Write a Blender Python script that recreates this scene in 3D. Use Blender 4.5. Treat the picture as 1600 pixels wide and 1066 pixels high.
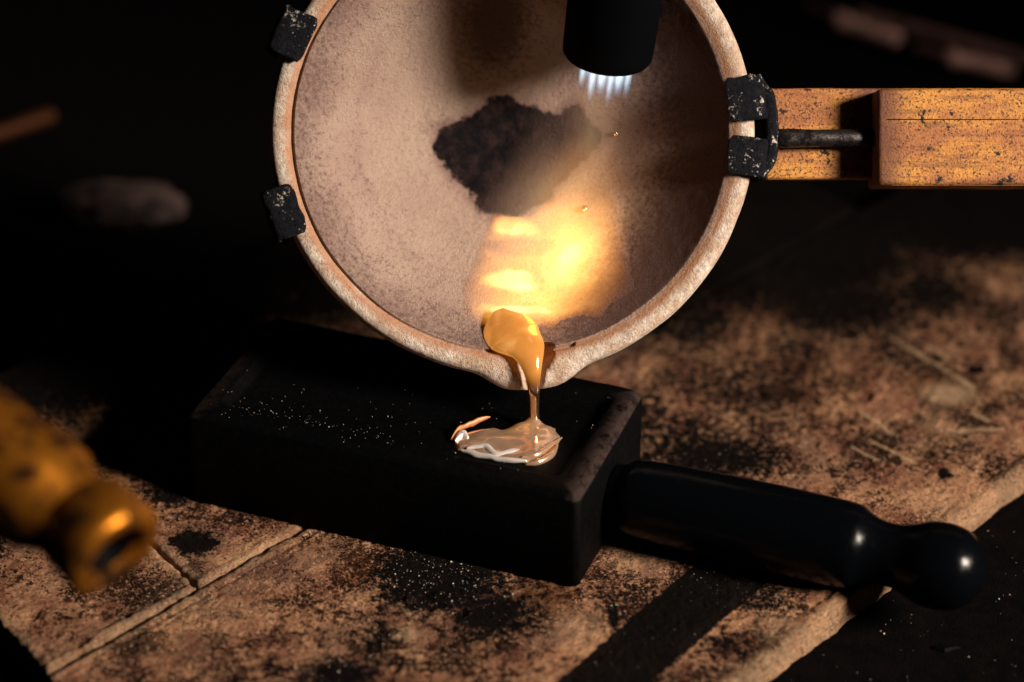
import bpy, bmesh, math, random
import numpy as np
from mathutils import Vector, Matrix, Quaternion

for o in list(bpy.data.objects): bpy.data.objects.remove(o)
S = bpy.context.scene
COL = S.collection
CM = 0.01                      # everything below is written in centimetres

# ------------------------------------------------------------------ camera
PITCH = math.radians(32)
FW = np.array([0, math.cos(PITCH), -math.sin(PITCH)])
UP = np.array([0, math.sin(PITCH), math.cos(PITCH)])
RT = np.array([1.0, 0, 0])
CAM = np.array([0, 0, 3.0]) - 54 * FW
cd = bpy.data.cameras.new('camera'); cam = bpy.data.objects.new('camera', cd); COL.objects.link(cam)
cam.location = CAM * CM
cam.rotation_euler = (math.radians(90) - PITCH, 0, 0)
cd.lens = 85; cd.sensor_width = 36; cd.clip_start = 0.01; cd.clip_end = 50
cd.dof.use_dof = True; cd.dof.focus_distance = 0.523; cd.dof.aperture_fstop = 6.0
S.camera = cam

# ------------------------------------------------------------------ light
W = bpy.data.worlds.new('World'); S.world = W; W.use_nodes = True
W.node_tree.nodes['Background'].inputs[0].default_value = (0.35, 0.55, 1.0, 1)
W.node_tree.nodes['Background'].inputs[1].default_value = 0.001

def lamp(name, kind, loc, energy, color, aim=None, **kw):
    l = bpy.data.lights.new(name, kind); l.energy = energy; l.color = color
    for k, v in kw.items(): setattr(l, k, v)
    o = bpy.data.objects.new(name, l); COL.objects.link(o); o.location = np.array(loc) * CM
    if aim is not None:
        d = Vector(np.array(aim, float) - np.array(loc, float)); o.rotation_euler = d.to_track_quat('-Z', 'Y').to_euler()
    return o
KEY_DIR = np.array([0.77, -0.44, 0.458])
lamp('workshop_lamp', 'SPOT', np.array([0, 0, 5]) + 110 * KEY_DIR, 112, (1.0, 0.85, 0.70), aim=(2.5, -4, 2.5), shadow_soft_size=0.14, spot_size=math.radians(29), spot_blend=.9)

S.view_settings.view_transform = 'Standard'; S.view_settings.look = 'None'
S.view_settings.exposure = 0; S.view_settings.gamma = 1
S.view_settings.use_curve_mapping = False
S.render.engine = 'CYCLES'

# ------------------------------------------------------------------ helpers
rng = np.random.default_rng(7)
random.seed(5)
def _h(ix, iy, iz, seed):
    with np.errstate(over='ignore'):
        n = (ix.astype(np.uint32) * np.uint32(374761393) + iy.astype(np.uint32) * np.uint32(668265263)
             + iz.astype(np.uint32) * np.uint32(2147483647) + np.uint32((seed * 974711 + 12345) & 0xffffffff))
        n = (n ^ (n >> np.uint32(13))) * np.uint32(1274126177)
        n = (n ^ (n >> np.uint32(16))) * np.uint32(2246822519)
        n = n ^ (n >> np.uint32(15))
    return n.astype(np.float64) / 4294967295.0
def vn(p, seed=0):
    """value noise 0..1 at points (...,3)"""
    p = np.asarray(p, float); i = np.floor(p).astype(np.int64); f = p - i; f = f * f * (3 - 2 * f)
    x, y, z = i[..., 0] + 5000, i[..., 1] + 5000, i[..., 2] + 5000
    r = 0
    for dx in (0, 1):
        for dy in (0, 1):
            for dz in (0, 1):
                w = (f[..., 0] if dx else 1 - f[..., 0]) * (f[..., 1] if dy else 1 - f[..., 1]) * (f[..., 2] if dz else 1 - f[..., 2])
                r = r + w * _h(x + dx, y + dy, z + dz, seed)
    return r
def fbm(p, scale, octv=4, seed=0, gain=0.5):
    p = np.asarray(p, float); a = 1.0; t = 0; r = 0
    for k in range(octv):
        r = r + a * vn(p * scale * 2 ** k + 17.3 * k, seed + k); t += a; a *= gain
    return r / t
def sm(a, b, x):
    t = np.clip((x - a) / (b - a), 0, 1); return t * t * (3 - 2 * t)
def segdist(P, a, b):
    a = np.array(a, float); b = np.array(b, float); d = b - a
    t = np.clip(((P - a) @ d) / (d @ d), 0, 1)
    return np.linalg.norm(P - (a + t[..., None] * d), axis=-1)
def inpoly(P, poly):
    x, y = P[..., 0], P[..., 1]; c = np.zeros(x.shape, bool); n = len(poly)
    for i in range(n):
        (x1, y1), (x2, y2) = poly[i], poly[i - 1]
        m = ((y1 > y) != (y2 > y)) & (x < (x2 - x1) * (y - y1) / (y2 - y1 + 1e-12) + x1); c ^= m
    return c
def polysd(P, poly):
    d = np.min([segdist(P, poly[i - 1], poly[i]) for i in range(len(poly))], axis=0)
    return np.where(inpoly(P, poly), d, -d)      # positive inside

def tag(o, label=None, cat=None, group=None, kind=None):
    for k, v in (('label', label), ('category', cat), ('group', group), ('kind', kind)):
        if v: o[k] = v
    return o
ORG = {}
def thing(name, label, cat, loc, group=None):
    o = bpy.data.objects.new(name, None); COL.objects.link(o); o.location = np.array(loc, float) * CM
    o.empty_display_size = 0.01
    ORG[o.name] = np.array(loc, float); return tag(o, label, cat, group)
def mk(name, verts, faces, mat, parent=None, smooth=True, attrs=None, org=None):
    verts = np.asarray(verts, float).reshape(-1, 3)
    if parent is not None: base = ORG[parent.name]
    elif org is not None: base = np.array(org, float)
    else: base = np.array([verts[:, 0].mean(), verts[:, 1].mean(), verts[:, 2].min()])
    me = bpy.data.meshes.new(name)
    v = (verts - base) * CM
    if isinstance(faces, np.ndarray):
        n, k = faces.shape
        me.vertices.add(len(v)); me.vertices.foreach_set('co', v.ravel())
        me.loops.add(n * k); me.loops.foreach_set('vertex_index', faces.ravel().astype(np.int32))
        me.polygons.add(n); me.polygons.foreach_set('loop_start', (np.arange(n) * k).astype(np.int32))
        me.polygons.foreach_set('loop_total', np.full(n, k, np.int32))
        me.update(calc_edges=True); me.validate()
    else:
        me.from_pydata([tuple(q) for q in v], [], faces); me.update()
    me.polygons.foreach_set('use_smooth', np.full(len(me.polygons), smooth, bool))
    for an, av in (attrs or {}).items():
        a = me.attributes.new(an, 'FLOAT', 'POINT'); a.data.foreach_set('value', np.asarray(av, np.float32).ravel())
    me.materials.append(mat)
    o = bpy.data.objects.new(name, me); COL.objects.link(o)
    if parent is not None: o.parent = parent; ORG[o.name] = base
    else: o.location = base * CM; ORG[o.name] = base
    if parent is not None and parent.type == 'MESH': pass
    return o
def gridf(n, m, wu=False, wv=False):
    i, j = np.meshgrid(np.arange(n if wu else n - 1), np.arange(m if wv else m - 1), indexing='ij')
    i, j = i.ravel(), j.ravel(); i2, j2 = (i + 1) % n, (j + 1) % m
    return np.stack([i * m + j, i2 * m + j, i2 * m + j2, i * m + j2], 1)
def grid(name, X, mat, parent=None, wu=False, wv=False, flip=False, **kw):
    f = gridf(X.shape[0], X.shape[1], wu, wv)
    if flip: f = f[:, ::-1].copy()
    return mk(name, X.reshape(-1, 3), f, mat, parent, **kw)
def frame_of(d, ref=(0, 0, 1)):
    d = np.array(d, float); d /= np.linalg.norm(d); ref = np.array(ref, float)
    if abs(d @ ref) > .97: ref = np.array([0, 1.0, 0])
    x = np.cross(ref, d); x /= np.linalg.norm(x); y = np.cross(d, x); return x, y, d
def lathe(name, p0, d, prof, mat, parent=None, seg=48, bump=0, **kw):
    """prof: (along, radius) list, ends closed when radius 0"""
    x, y, d = frame_of(d); t = np.linspace(0, 2 * np.pi, seg, endpoint=False)
    prof = np.array(prof, float)
    X = np.array(p0, float) + prof[:, 0][:, None, None] * d + prof[:, 1][:, None, None] * (np.cos(t)[None, :, None] * x + np.sin(t)[None, :, None] * y)
    if bump: X = X + (fbm(X, 4, 3, 3)[..., None] - .5) * bump
    return grid(name, X, mat, parent, wv=True, flip=False, **kw)
def sweep(name, pts, rads, mat, parent=None, seg=24, asp=None, refx=(1, 0, 0), sub=8, wob=0, **kw):
    """smooth tube through pts; rads gives half-width along refx, asp the ratio of the other half-width"""
    pts = np.array(pts, float); rads = np.array(rads, float); asp = np.ones(len(pts)) if asp is None else np.array(asp, float)
    k = len(pts); tt = np.linspace(0, k - 1, (k - 1) * sub + 1)
    def cr(a):
        out = []
        for t in tt:
            i = min(int(t), k - 2); u = t - i
            p0, p1, p2, p3 = a[max(i - 1, 0)], a[i], a[i + 1], a[min(i + 2, k - 1)]
            out.append(.5 * ((2 * p1) + (-p0 + p2) * u + (2 * p0 - 5 * p1 + 4 * p2 - p3) * u * u + (-p0 + 3 * p1 - 3 * p2 + p3) * u ** 3))
        return np.array(out)
    P, Rr, A = cr(pts), np.maximum(cr(rads), .002), cr(asp)
    T = np.gradient(P, axis=0); T /= np.linalg.norm(T, axis=1)[:, None]
    rx = np.array(refx, float); X = rx - (T @ rx)[:, None] * T; X /= np.linalg.norm(X, axis=1)[:, None]; Y = np.cross(T, X)
    th = np.linspace(0, 2 * np.pi, seg, endpoint=False)
    G = P[:, None] + Rr[:, None, None] * (np.cos(th)[None, :, None] * X[:, None] + A[:, None, None] * np.sin(th)[None, :, None] * Y[:, None])
    if wob: G = G + (fbm(G, 3.5, 2, 11)[..., None] - .5) * wob
    G = np.concatenate([np.repeat(P[:1][:, None], seg, 1), G, np.repeat(P[-1:][:, None], seg, 1)])
    return grid(name, G, mat, parent, wv=True, **kw)
def rbox(name, c, ax, size, mat, parent=None, bev=.08, seg=3, rough=0, cuts=0, **kw):
    """bevelled box, ax = 3 unit axes (rows), size full lengths"""
    bm = bmesh.new(); bmesh.ops.create_cube(bm, size=1)
    for v in bm.verts: v.co = Vector((v.co.x * size[0], v.co.y * size[1], v.co.z * size[2]))
    if cuts: bmesh.ops.subdivide_edges(bm, edges=bm.edges[:], cuts=cuts, use_grid_fill=True)
    sharp = [e for e in bm.edges if len(e.link_faces) == 2 and e.calc_face_angle(0) > .5]
    if bev: bmesh.ops.bevel(bm, geom=sharp, offset=bev, segments=seg, profile=.5, affect='EDGES')
    V = np.array([v.co[:] for v in bm.verts]); F = [[v.index for v in f.verts] for f in bm.faces]; bm.free()
    if rough: V = V + (fbm(V, 5, 3, 5)[:, None] - .5) * rough
    V = np.array(c, float) + V @ np.array(ax, float)
    return mk(name, V, F, mat, parent, **kw)

# ------------------------------------------------------------------ materials
class NT:
    def __init__(s, name):
        s.m = bpy.data.materials.new(name); s.m.use_nodes = True; s.t = s.m.node_tree; s.t.nodes.clear()
        s.out = s.t.nodes.new('ShaderNodeOutputMaterial'); s._c = None
    def n(s, typ, ins=None, **props):
        nd = s.t.nodes.new('ShaderNode' + typ)
        for k, v in props.items(): setattr(nd, k, v)
        for k, v in (ins or {}).items(): s.set(nd.inputs[k], v)
        return nd
    def set(s, sock, v):
        if isinstance(v, bpy.types.NodeSocket): s.t.links.new(v, sock)
        elif isinstance(v, bpy.types.Node): s.t.links.new(v.outputs[0], sock)
        else:
            if isinstance(v, (tuple, list)) and len(v) == 3 and sock.type == 'RGBA': v = (*v, 1)
            sock.default_value = v
    def co(s, scale=100.0):
        if s._c is None: s._c = s.n('TexCoord').outputs['Object']
        return s.n('VectorMath', {0: s._c, 'Scale': scale}, operation='SCALE').outputs[0]
    def noise(s, sc, det=4, rough=.55, dist=0, vec=None):
        return s.n('TexNoise', {'Vector': vec or s.co(), 'Scale': sc, 'Detail': det, 'Roughness': rough, 'Distortion': dist}).outputs[0]
    def vor(s, sc, feat='F1', vec=None):
        return s.n('TexVoronoi', {'Vector': vec or s.co(), 'Scale': sc}, feature=feat).outputs[0]
    def math(s, op, a, b=0, c=0, clamp=False):
        nd = s.n('Math', {0: a, 1: b, 2: c}, operation=op); nd.use_clamp = clamp; return nd.outputs[0]
    def map(s, x, a, b, c=0, d=1):
        nd = s.n('MapRange', {0: x, 1: a, 2: b, 3: c, 4: d}, interpolation_type='SMOOTHSTEP'); return nd.outputs[0]
    def mix(s, f, a, b, mode='MIX'):
        nd = s.n('Mix', data_type='RGBA', blend_type=mode); s.set(nd.inputs[0], f); s.set(nd.inputs[6], a); s.set(nd.inputs[7], b); return nd.outputs[2]
    def attr(s, nm): return s.n('Attribute', attribute_name=nm).outputs['Fac']
    def bump(s, h, dist, strength=1.0, nrm=None):
        ins = {'Height': h, 'Distance': dist * CM, 'Strength': strength}
        if nrm: ins['Normal'] = nrm
        return s.n('Bump', ins).outputs[0]
    def bsdf(s, **k):
        p = s.n('BsdfPrincipled', {kk.replace('_', ' '): v for kk, v in k.items()}); s.t.links.new(p.outputs[0], s.out.inputs[0]); return p

def m_ceramic(name='fired_ceramic', hot=0):
    t = NT(name)
    g = t.noise(9, 5, .7); g2 = t.noise(30, 3, .7); big = t.noise(.55, 3, .5)
    c = t.mix(t.map(big, .35, .65), (.39, .287, .236), (.32, .218, .185))
    c = t.mix(t.map(g, .50, .70), c, (.22, .14, .12))
    c = t.mix(t.map(g2, .60, .67), c, (.09, .055, .05))
    c = t.mix(t.map(g2, .40, .32), c, (.50, .40, .34))
    if True:
        pale = t.attr('glaze'); c = t.mix(t.math('MULTIPLY', pale, .5), c, (.44, .335, .265))
        br = t.attr('scorch_shade'); c = t.mix(t.math('MULTIPLY', t.map(t.math('ADD', br, t.math('MULTIPLY', t.math('SUBTRACT', g, .5), .9)), .15, .85), .88), c, (.085, .045, .045))
        rn = t.map(t.noise(2.5, 5, .7), .35, .65)
        c = t.mix(t.math('MULTIPLY', t.attr('rim'), t.map(g, .3, .7, 1, .35)), c, t.mix(rn, (.86, .77, .67), (.60, .42, .30))); c = t.mix(t.math('MULTIPLY', t.attr('rimedge'), t.map(g, .3, .7, 1, .5)), c, (.40, .15, .05))
        e = t.math('ADD', t.attr('flux'), t.math('MULTIPLY', t.math('SUBTRACT', t.noise(4.0, 6, .75), .5), .62))
        sf = t.math('MULTIPLY', t.map(e, .42, .58), t.attr('fluxdens'))
        fl = t.mix(t.map(t.noise(3.2, 5, .7), .40, .68), (.0035, .003, .0045), (.024, .013, .013))
        c = t.mix(t.math('MULTIPLY', t.map(t.math('ADD', t.attr('flux'), t.math('MULTIPLY', t.math('SUBTRACT', t.noise(1.6, 5, .65), .5), .9)), .05, .55), .55), c, (.15, .075, .075))
        c = t.mix(sf, c, fl)
    h = t.math('ADD', t.math('MULTIPLY', t.noise(14, 4, .7), .7), t.math('MULTIPLY', g2, .5))
    b = t.bsdf(Base_Color=c, Roughness=.85, Specular_IOR_Level=.12, Normal=t.bump(h, .08, .9))
    if hot:
        hh = t.math('MULTIPLY', t.attr('melt_heat'), t.map(t.noise(.9, 4, .55, .8), .25, .75, .75, 1.2))
        ec = t.mix(t.map(hh, .05, .7), (1.0, .28, .03), (1.0, .42, .065)); ec = t.mix(t.map(hh, .75, 1.3), ec, (1.0, .64, .20))
        t.set(b.inputs['Emission Color'], ec); t.set(b.inputs['Emission Strength'], t.math('MULTIPLY', t.math('POWER', hh, 1.5), hot))
    return t.m
def m_board(name, seed):
    t = NT(name)
    v = t.n('VectorMath', {0: t.co(), 1: (seed * 3.1, seed * 7.7, 0)}, operation='ADD').outputs[0]
    g1 = t.noise(5.5, 6, .72, vec=v); g2 = t.noise(16, 4, .75, vec=v); g3 = t.noise(1.0, 5, .6, vec=v)
    c = t.mix(t.map(g3, .32, .68), (.62, .335, .185), (.25, .10, .062))
    c = t.mix(t.map(t.noise(.42, 5, .62, .6, vec=v), .48, .64, 0, .6), c, (.125, .068, .056))
    wear = t.map(t.noise(.7, 4, .6, vec=v), .35, .65, -.07, .07)
    c = t.mix(t.map(t.math('ADD', g1, wear), .49, .59), c, (.050, .017, .009))
    c = t.mix(t.map(t.math('ADD', g2, wear), .525, .565), c, (.010, .006, .005))
    c = t.mix(t.map(t.noise(12, 4, .75, vec=v), .42, .36), c, (.64, .40, .25))
    ru = t.attr('rust'); c = t.mix(t.math('MULTIPLY', t.map(t.math('ADD', ru, t.math('MULTIPLY', t.math('SUBTRACT', g1, .5), .9)), .3, .8), .75), c, (.12, .045, .018))
    pa = t.attr('pale'); c = t.mix(t.math('MULTIPLY', t.map(t.math('ADD', pa, t.math('MULTIPLY', t.math('SUBTRACT', g1, .5), 1.2)), .25, .8), .75), c, (.58, .38, .23))
    so = t.attr('soot_shade')
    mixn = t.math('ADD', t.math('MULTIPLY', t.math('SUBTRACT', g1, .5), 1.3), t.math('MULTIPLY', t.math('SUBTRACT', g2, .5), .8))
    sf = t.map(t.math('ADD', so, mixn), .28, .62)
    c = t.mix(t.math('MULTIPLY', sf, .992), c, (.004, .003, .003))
    h = t.math('ADD', t.math('MULTIPLY', g1, 1.0), t.math('ADD', t.math('MULTIPLY', g2, .55), t.math('MULTIPLY', t.vor(7, vec=v), .35)))
    t.bsdf(Base_Color=c, Roughness=.9, Normal=t.bump(h, .20, 1.0), Specular_IOR_Level=.06)
    return t.m
def m_graphite(name='graphite', rough=.62):
    t = NT(name); g = t.noise(6, 5, .7); g2 = t.noise(45, 2, .6); wo = t.attr('lit_edge')
    c = t.mix(t.map(g, .4, .75), (.0007, .0009, .0012), (.0025, .0022, .0025)); c = t.mix(t.math('MULTIPLY', wo, t.map(t.noise(4, 5, .7), .30, .55)), c, (.032, .021, .019))
    t.bsdf(Base_Color=c, Roughness=rough, Specular_IOR_Level=.05, Normal=t.bump(t.math('ADD', g, t.math('MULTIPLY', g2, .4)), .03, .5))
    return t.m
def m_enamel():
    t = NT('black_enamel'); g = t.noise(5, 4, .6)
    t.bsdf(Base_Color=(.0012, .0016, .0024), Roughness=t.map(g, .3, .8, .18, .30), Specular_IOR_Level=.13, Normal=t.bump(g, .015, .4)); return t.m
def m_torch():
    t = NT('blackened_torch_steel'); t.bsdf(Base_Color=(.0012, .0014, .002), Roughness=.8, Specular_IOR_Level=.03); return t.m
def m_blackmetal():
    t = NT('flux_crusted_steel'); g = t.noise(8, 5, .7); g2 = t.noise(19, 4, .8)
    c = t.mix(t.map(g, .4, .7), (.002, .003, .006), (.012, .012, .017))
    cl = t.map(t.noise(2.4, 3, .6), .40, .62, -.10, .05)
    c = t.mix(t.map(t.math('ADD', t.noise(11, 5, .8), cl), .60, .64), c, (.62, .57, .54))
    c = t.mix(t.map(t.math('ADD', t.noise(7, 4, .8), cl), .66, .72), c, (.30, .13, .06))
    t.bsdf(Base_Color=c, Roughness=t.map(g, .3, .7, .45, .85), Metallic=0, Specular_IOR_Level=.14, Normal=t.bump(t.math('ADD', g, g2), .07, .8)); return t.m
def m_brassbar():
    t = NT('tarnished_brass_bar'); st = t.n('VectorMath', {0: t.co(), 1: (.35, 1, 1)}, operation='MULTIPLY').outputs[0]
    g = t.noise(1.3, 5, .65, vec=st); g2 = t.noise(12, 4, .75); g3 = t.noise(26, 3, .75)
    c = t.mix(t.map(g, .42, .58), (.64, .29, .060), (.42, .16, .055))
    gr = t.noise(9, 4, .6, vec=t.n('VectorMath', {0: t.co(), 1: (.07, 1, 1)}, operation='MULTIPLY').outputs[0]); c = t.mix(t.map(gr, .52, .66, 0, .55), c, (.20, .07, .03))
    c = t.mix(t.map(g2, .52, .72), c, (.22, .075, .035))
    c = t.mix(t.map(t.noise(17, 4, .75), .545, .60), c, (.025, .013, .009))
    c = t.mix(t.map(t.noise(2.6, 5, .7), .61, .635), c, (.006, .005, .005))
    c = t.mix(t.map(t.noise(6.5, 6, .8, 1.2), .67, .71), c, (.78, .62, .45))
    xx = t.n('SeparateXYZ', {0: t.co()}).outputs[0]; c = t.mix(t.math('MULTIPLY', t.map(t.math('ABSOLUTE', t.math('ADD', t.math('SUBTRACT', xx, 2.3), t.math('MULTIPLY', t.math('SUBTRACT', g2, .5), 1.0))), .75, .1), .85), c, (.16, .06, .035))
    t.bsdf(Base_Color=c, Roughness=.62, Metallic=.25, Normal=t.bump(t.math('ADD', g2, t.math('MULTIPLY', g3, .6)), .04, .7)); return t.m
def m_metal(name, col, rough, metallic=1, dirt=(.02, .012, .01), dsc=3, damt=(.45, .7)):
    t = NT(name); g = t.noise(dsc, 5, .65); g2 = t.noise(dsc * 6, 3, .7)
    f = t.map(t.math('ADD', g, t.math('MULTIPLY', t.math('SUBTRACT', g2, .5), .3)), *damt)
    t.bsdf(Base_Color=t.mix(f, col, dirt), Roughness=t.map(f, 0, 1, rough, .8), Metallic=metallic, Normal=t.bump(g2, .03, .5)); return t.m
def m_bench():
    t = NT('charred_bench'); g = t.noise(2, 6, .7); g2 = t.noise(14, 4, .75)
    c = t.mix(t.map(g, .4, .7), (.0012, .0012, .0015), (.004, .0025, .0022))
    c = t.mix(t.map(g2, .66, .74), c, (.03, .018, .014))
    t.bsdf(Base_Color=c, Roughness=.9, Specular_IOR_Level=.04, Normal=t.bump(t.math('ADD', g, g2), .08, .7)); return t.m
def m_molten(name, hot, rough, base=(.95, .62, .34), bsc=.9, metal=1.0):
    """molten metal: mirror-like skin that also glows by its heat (attribute heat, 0..1)"""
    t = NT(name); h = t.attr('melt_heat'); n = t.noise(bsc, 3, .5, .6)
    hh = t.math('MULTIPLY', h, t.map(n, .25, .75, .78, 1.15))
    ec = t.mix(t.map(hh, .05, .8), (1.0, .17, .015), (1.0, .37, .055))
    ec = t.mix(t.map(hh, .9, 1.3), ec, (1.0, .66, .25))
    if metal is None: base = t.mix(t.map(h, .0, .5), (.93, .66, .46), base)
    b = t.bsdf(Base_Color=base, Metallic=metal if metal is not None else t.map(h, 0, .9, 1.0, .5), Roughness=rough, Normal=t.bump(t.noise(1.6, 2, .5), .03, .5))
    t.set(b.inputs['Emission Color'], ec); t.set(b.inputs['Emission Strength'], t.math('MULTIPLY', t.math('POWER', hh, 1.6), hot)); return t.m
def m_flame(name, core, edge, strength, power=2.0, nsc=0, zfade=False):
    """burning gas: glow per depth of gas, thinning from the axis to the edge of a unit ball"""
    t = NT(name); tc = t.n('TexCoord').outputs['Object']
    r = t.n('VectorMath', {0: tc}, operation='LENGTH').outputs['Value']
    d = t.math('POWER', t.math('MAXIMUM', t.math('SUBTRACT', 1.0, r), 0.0), power)
    if zfade:
        z = t.n('SeparateXYZ', {0: tc}).outputs[2]; d = t.math('MULTIPLY', d, t.map(z, -1.0, .5, .0, 1.6))
    if nsc: d = t.math('MULTIPLY', d, t.map(t.noise(nsc, 3, .6, .5, vec=tc), .3, .7, .45, 1.4))
    e = t.n('Emission', {'Color': t.mix(t.map(d, 0, .6), edge, core), 'Strength': t.math('MULTIPLY', d, strength / CM)})
    t.t.links.new(e.outputs[0], t.out.inputs['Volume']); return t.m
def m_plain(name, col, rough=.6):
    t = NT(name); t.bsdf(Base_Color=col, Roughness=rough); return t.m

CERAMIC = m_ceramic(); GRAPH = m_graphite(); ENAMEL = m_enamel(); TORCH = m_torch(); CLIP = m_blackmetal(); BAR = m_brassbar()
BENCH = m_bench()

# ------------------------------------------------------------------ bench and fire boards
n = 90
xs = np.linspace(-60, 60, n); ys = np.linspace(-40, 90, n)
X = np.stack([*np.meshgrid(xs, ys, indexing='ij'), np.zeros((n, n))], -1)
X[..., 2] = -.72 + (fbm(X, .6, 4, 2) - .5) * .05 - .03
o = grid('bench_top', X, BENCH, org=(0, 0, -.75)); tag(o, kind='structure', label='charred black bench top under the boards')

SOOT_SHADE = [(6.36, 9.0, 5.52, 3.47, 0.95), (12.62, 12.51, 5.78, 3.64, 1.3), (7.0, 12.5, 7, 3.5, 1.3), (3, 9, 3, 4, 1.2), (4.52, 6.42, 1.94, 3.05, 0.7), (6.84, 4.45, 1.41, 1.33, 0.55), (4.55, -0.23, 2.05, 1.24, 0.75), (3.15, 1.21, 0.9, 2.54, 0.6), (-1.51, -4.55, 1.51, 1.42, 1), (-0.4, -5.98, 1.2, 1.01, 0.8), (-2.76, -6.92, 0.79, 0.99, 0.6), (-3.49, -7.94, 1.03, 0.73, 0.8), (5.14, -5.33, 1.22, 0.89, 0.6), (9.62, -0.11, 0.88, 0.69, 0.5), (2.11, -6.02, 0.13, 0.55, 1), (-6.96, -3.53, 0.63, 0.47, 1), (-7.61, -1.62, 0.72, 0.81, 0.8), (3.41, -3.53, 0.97, 0.79, 0.6), (4.34, -7.02, 0.79, 0.74, 0.6), (-7.74, -3.99, 0.28, 0.31, 0.6), (-9.12, -4.89, 0.41, 0.26, 0.5), (-2.08, -7.64, 0.65, 0.49, 0.5), (-4.94, -7.64, 0.33, 0.44, 0.6), (10.59, 7.05, 1.96, 1.84, 0.7), (9.06, 4.01, 0.78, 0.59, 0.5), (11.22, 3.48, 0.22, 0.23, 1), (9.8, -0.87, 0.2, 0.22, 1), (7.59, 3.43, 0.77, 0.88, 0.4), (5.5, 3.0, 3.0, 3.0, .55), (8.5, 6.5, 3.0, 2.5, .75), (4.2, .8, 1.8, 1.6, .6), (7.6, .6, 1.5, 1.0, .36), (10.2, 3.6, 1.6, 1.0, .42), (-.6, -5.0, 2.2, 1.0, .55), (-5.6, -4.6, .8, .5, .3)]  # sooty marks; the far ones also stand in for fading light
BAND = [(4.26, -3.9), (5.46, -4.78), (3.82, -6.82), (2.56, -8.43), (0.64, -8.53)]  # straight-edged cast shadow painted in, together with some stain
PALE = [(8.87, 5.65, 11.03, 2.72, 0.09), (10.23, 4.59, 10.62, 4.01, 0.06), (8.22, 1.61, 8.85, 0.68, 0.06), (8.29, 0.41, 9.2, -0.49, 0.05), (9.98, 0.81, 11.41, 0.89, 0.06), (7.82, 0.15, 8.34, -0.36, 0.04), (10.86, 1.61, 11.17, 1.26, 0.07), (-2.43, -5.44, -2.14, -5.98, 0.06), (-2.0, -6.08, -1.34, -5.65, 0.05), (4.56, 0.02, 5.09, -0.74, 0.05), (3.42, -7.02, 5.18, -4.78, 0.08)]
PBLOB = [(10.38, 2.44, 0.69, 0.52, 0.9), (9.87, 1.08, 0.45, 0.34, 0.5), (-2.22, -6.61, 0.29, 0.25, 1), (9.93, -2.35, 1.28, 0.8, 0.5), (2.76, -3.99, 0.97, 0.78, 0.5), (1.33, -6.4, 0.93, 0.88, 0.5), (-6.35, -5.33, 1.62, 1.53, 0.4), (5.7, -6.5, 0.93, 0.75, 0.5), (-7.25, -6.82, 1.98, 1.49, 0.3), (10.07, 0.41, 1.48, 1.68, 0.3)]
RUST = [(7.42, 6.26, 1.37, 0.91, 0.9), (9.83, 2.86, 1.07, 0.87, 0.7), (0.68, -5.33, 0.81, 0.89, 0.9), (5.18, 2.3, 1.52, 1.44, 0.5), (-3.3, -4.21, 0.96, 1.3, 0.6), (-4.59, -3.53, 0.84, 0.79, 0.5), (6.5, 3.0, 3.5, 3.5, .55), (9.0, -.5, 2.0, 1.2, .35), (-1.5, -6.5, 2.0, 1.2, .35)]
BO = np.array([-4.51, -2.83]); BU = np.array([.695, .719]); BV = np.array([.719, -.695])
def blobs(P, L):
    r = np.zeros(P.shape[:-1])
    for x, y, rx, ry, s in L:
        q = ((P[..., 0] - x) / rx) ** 2 + ((P[..., 1] - y) / ry) ** 2
        r = np.maximum(r, s * np.exp(-q * .8))
    return r
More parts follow.
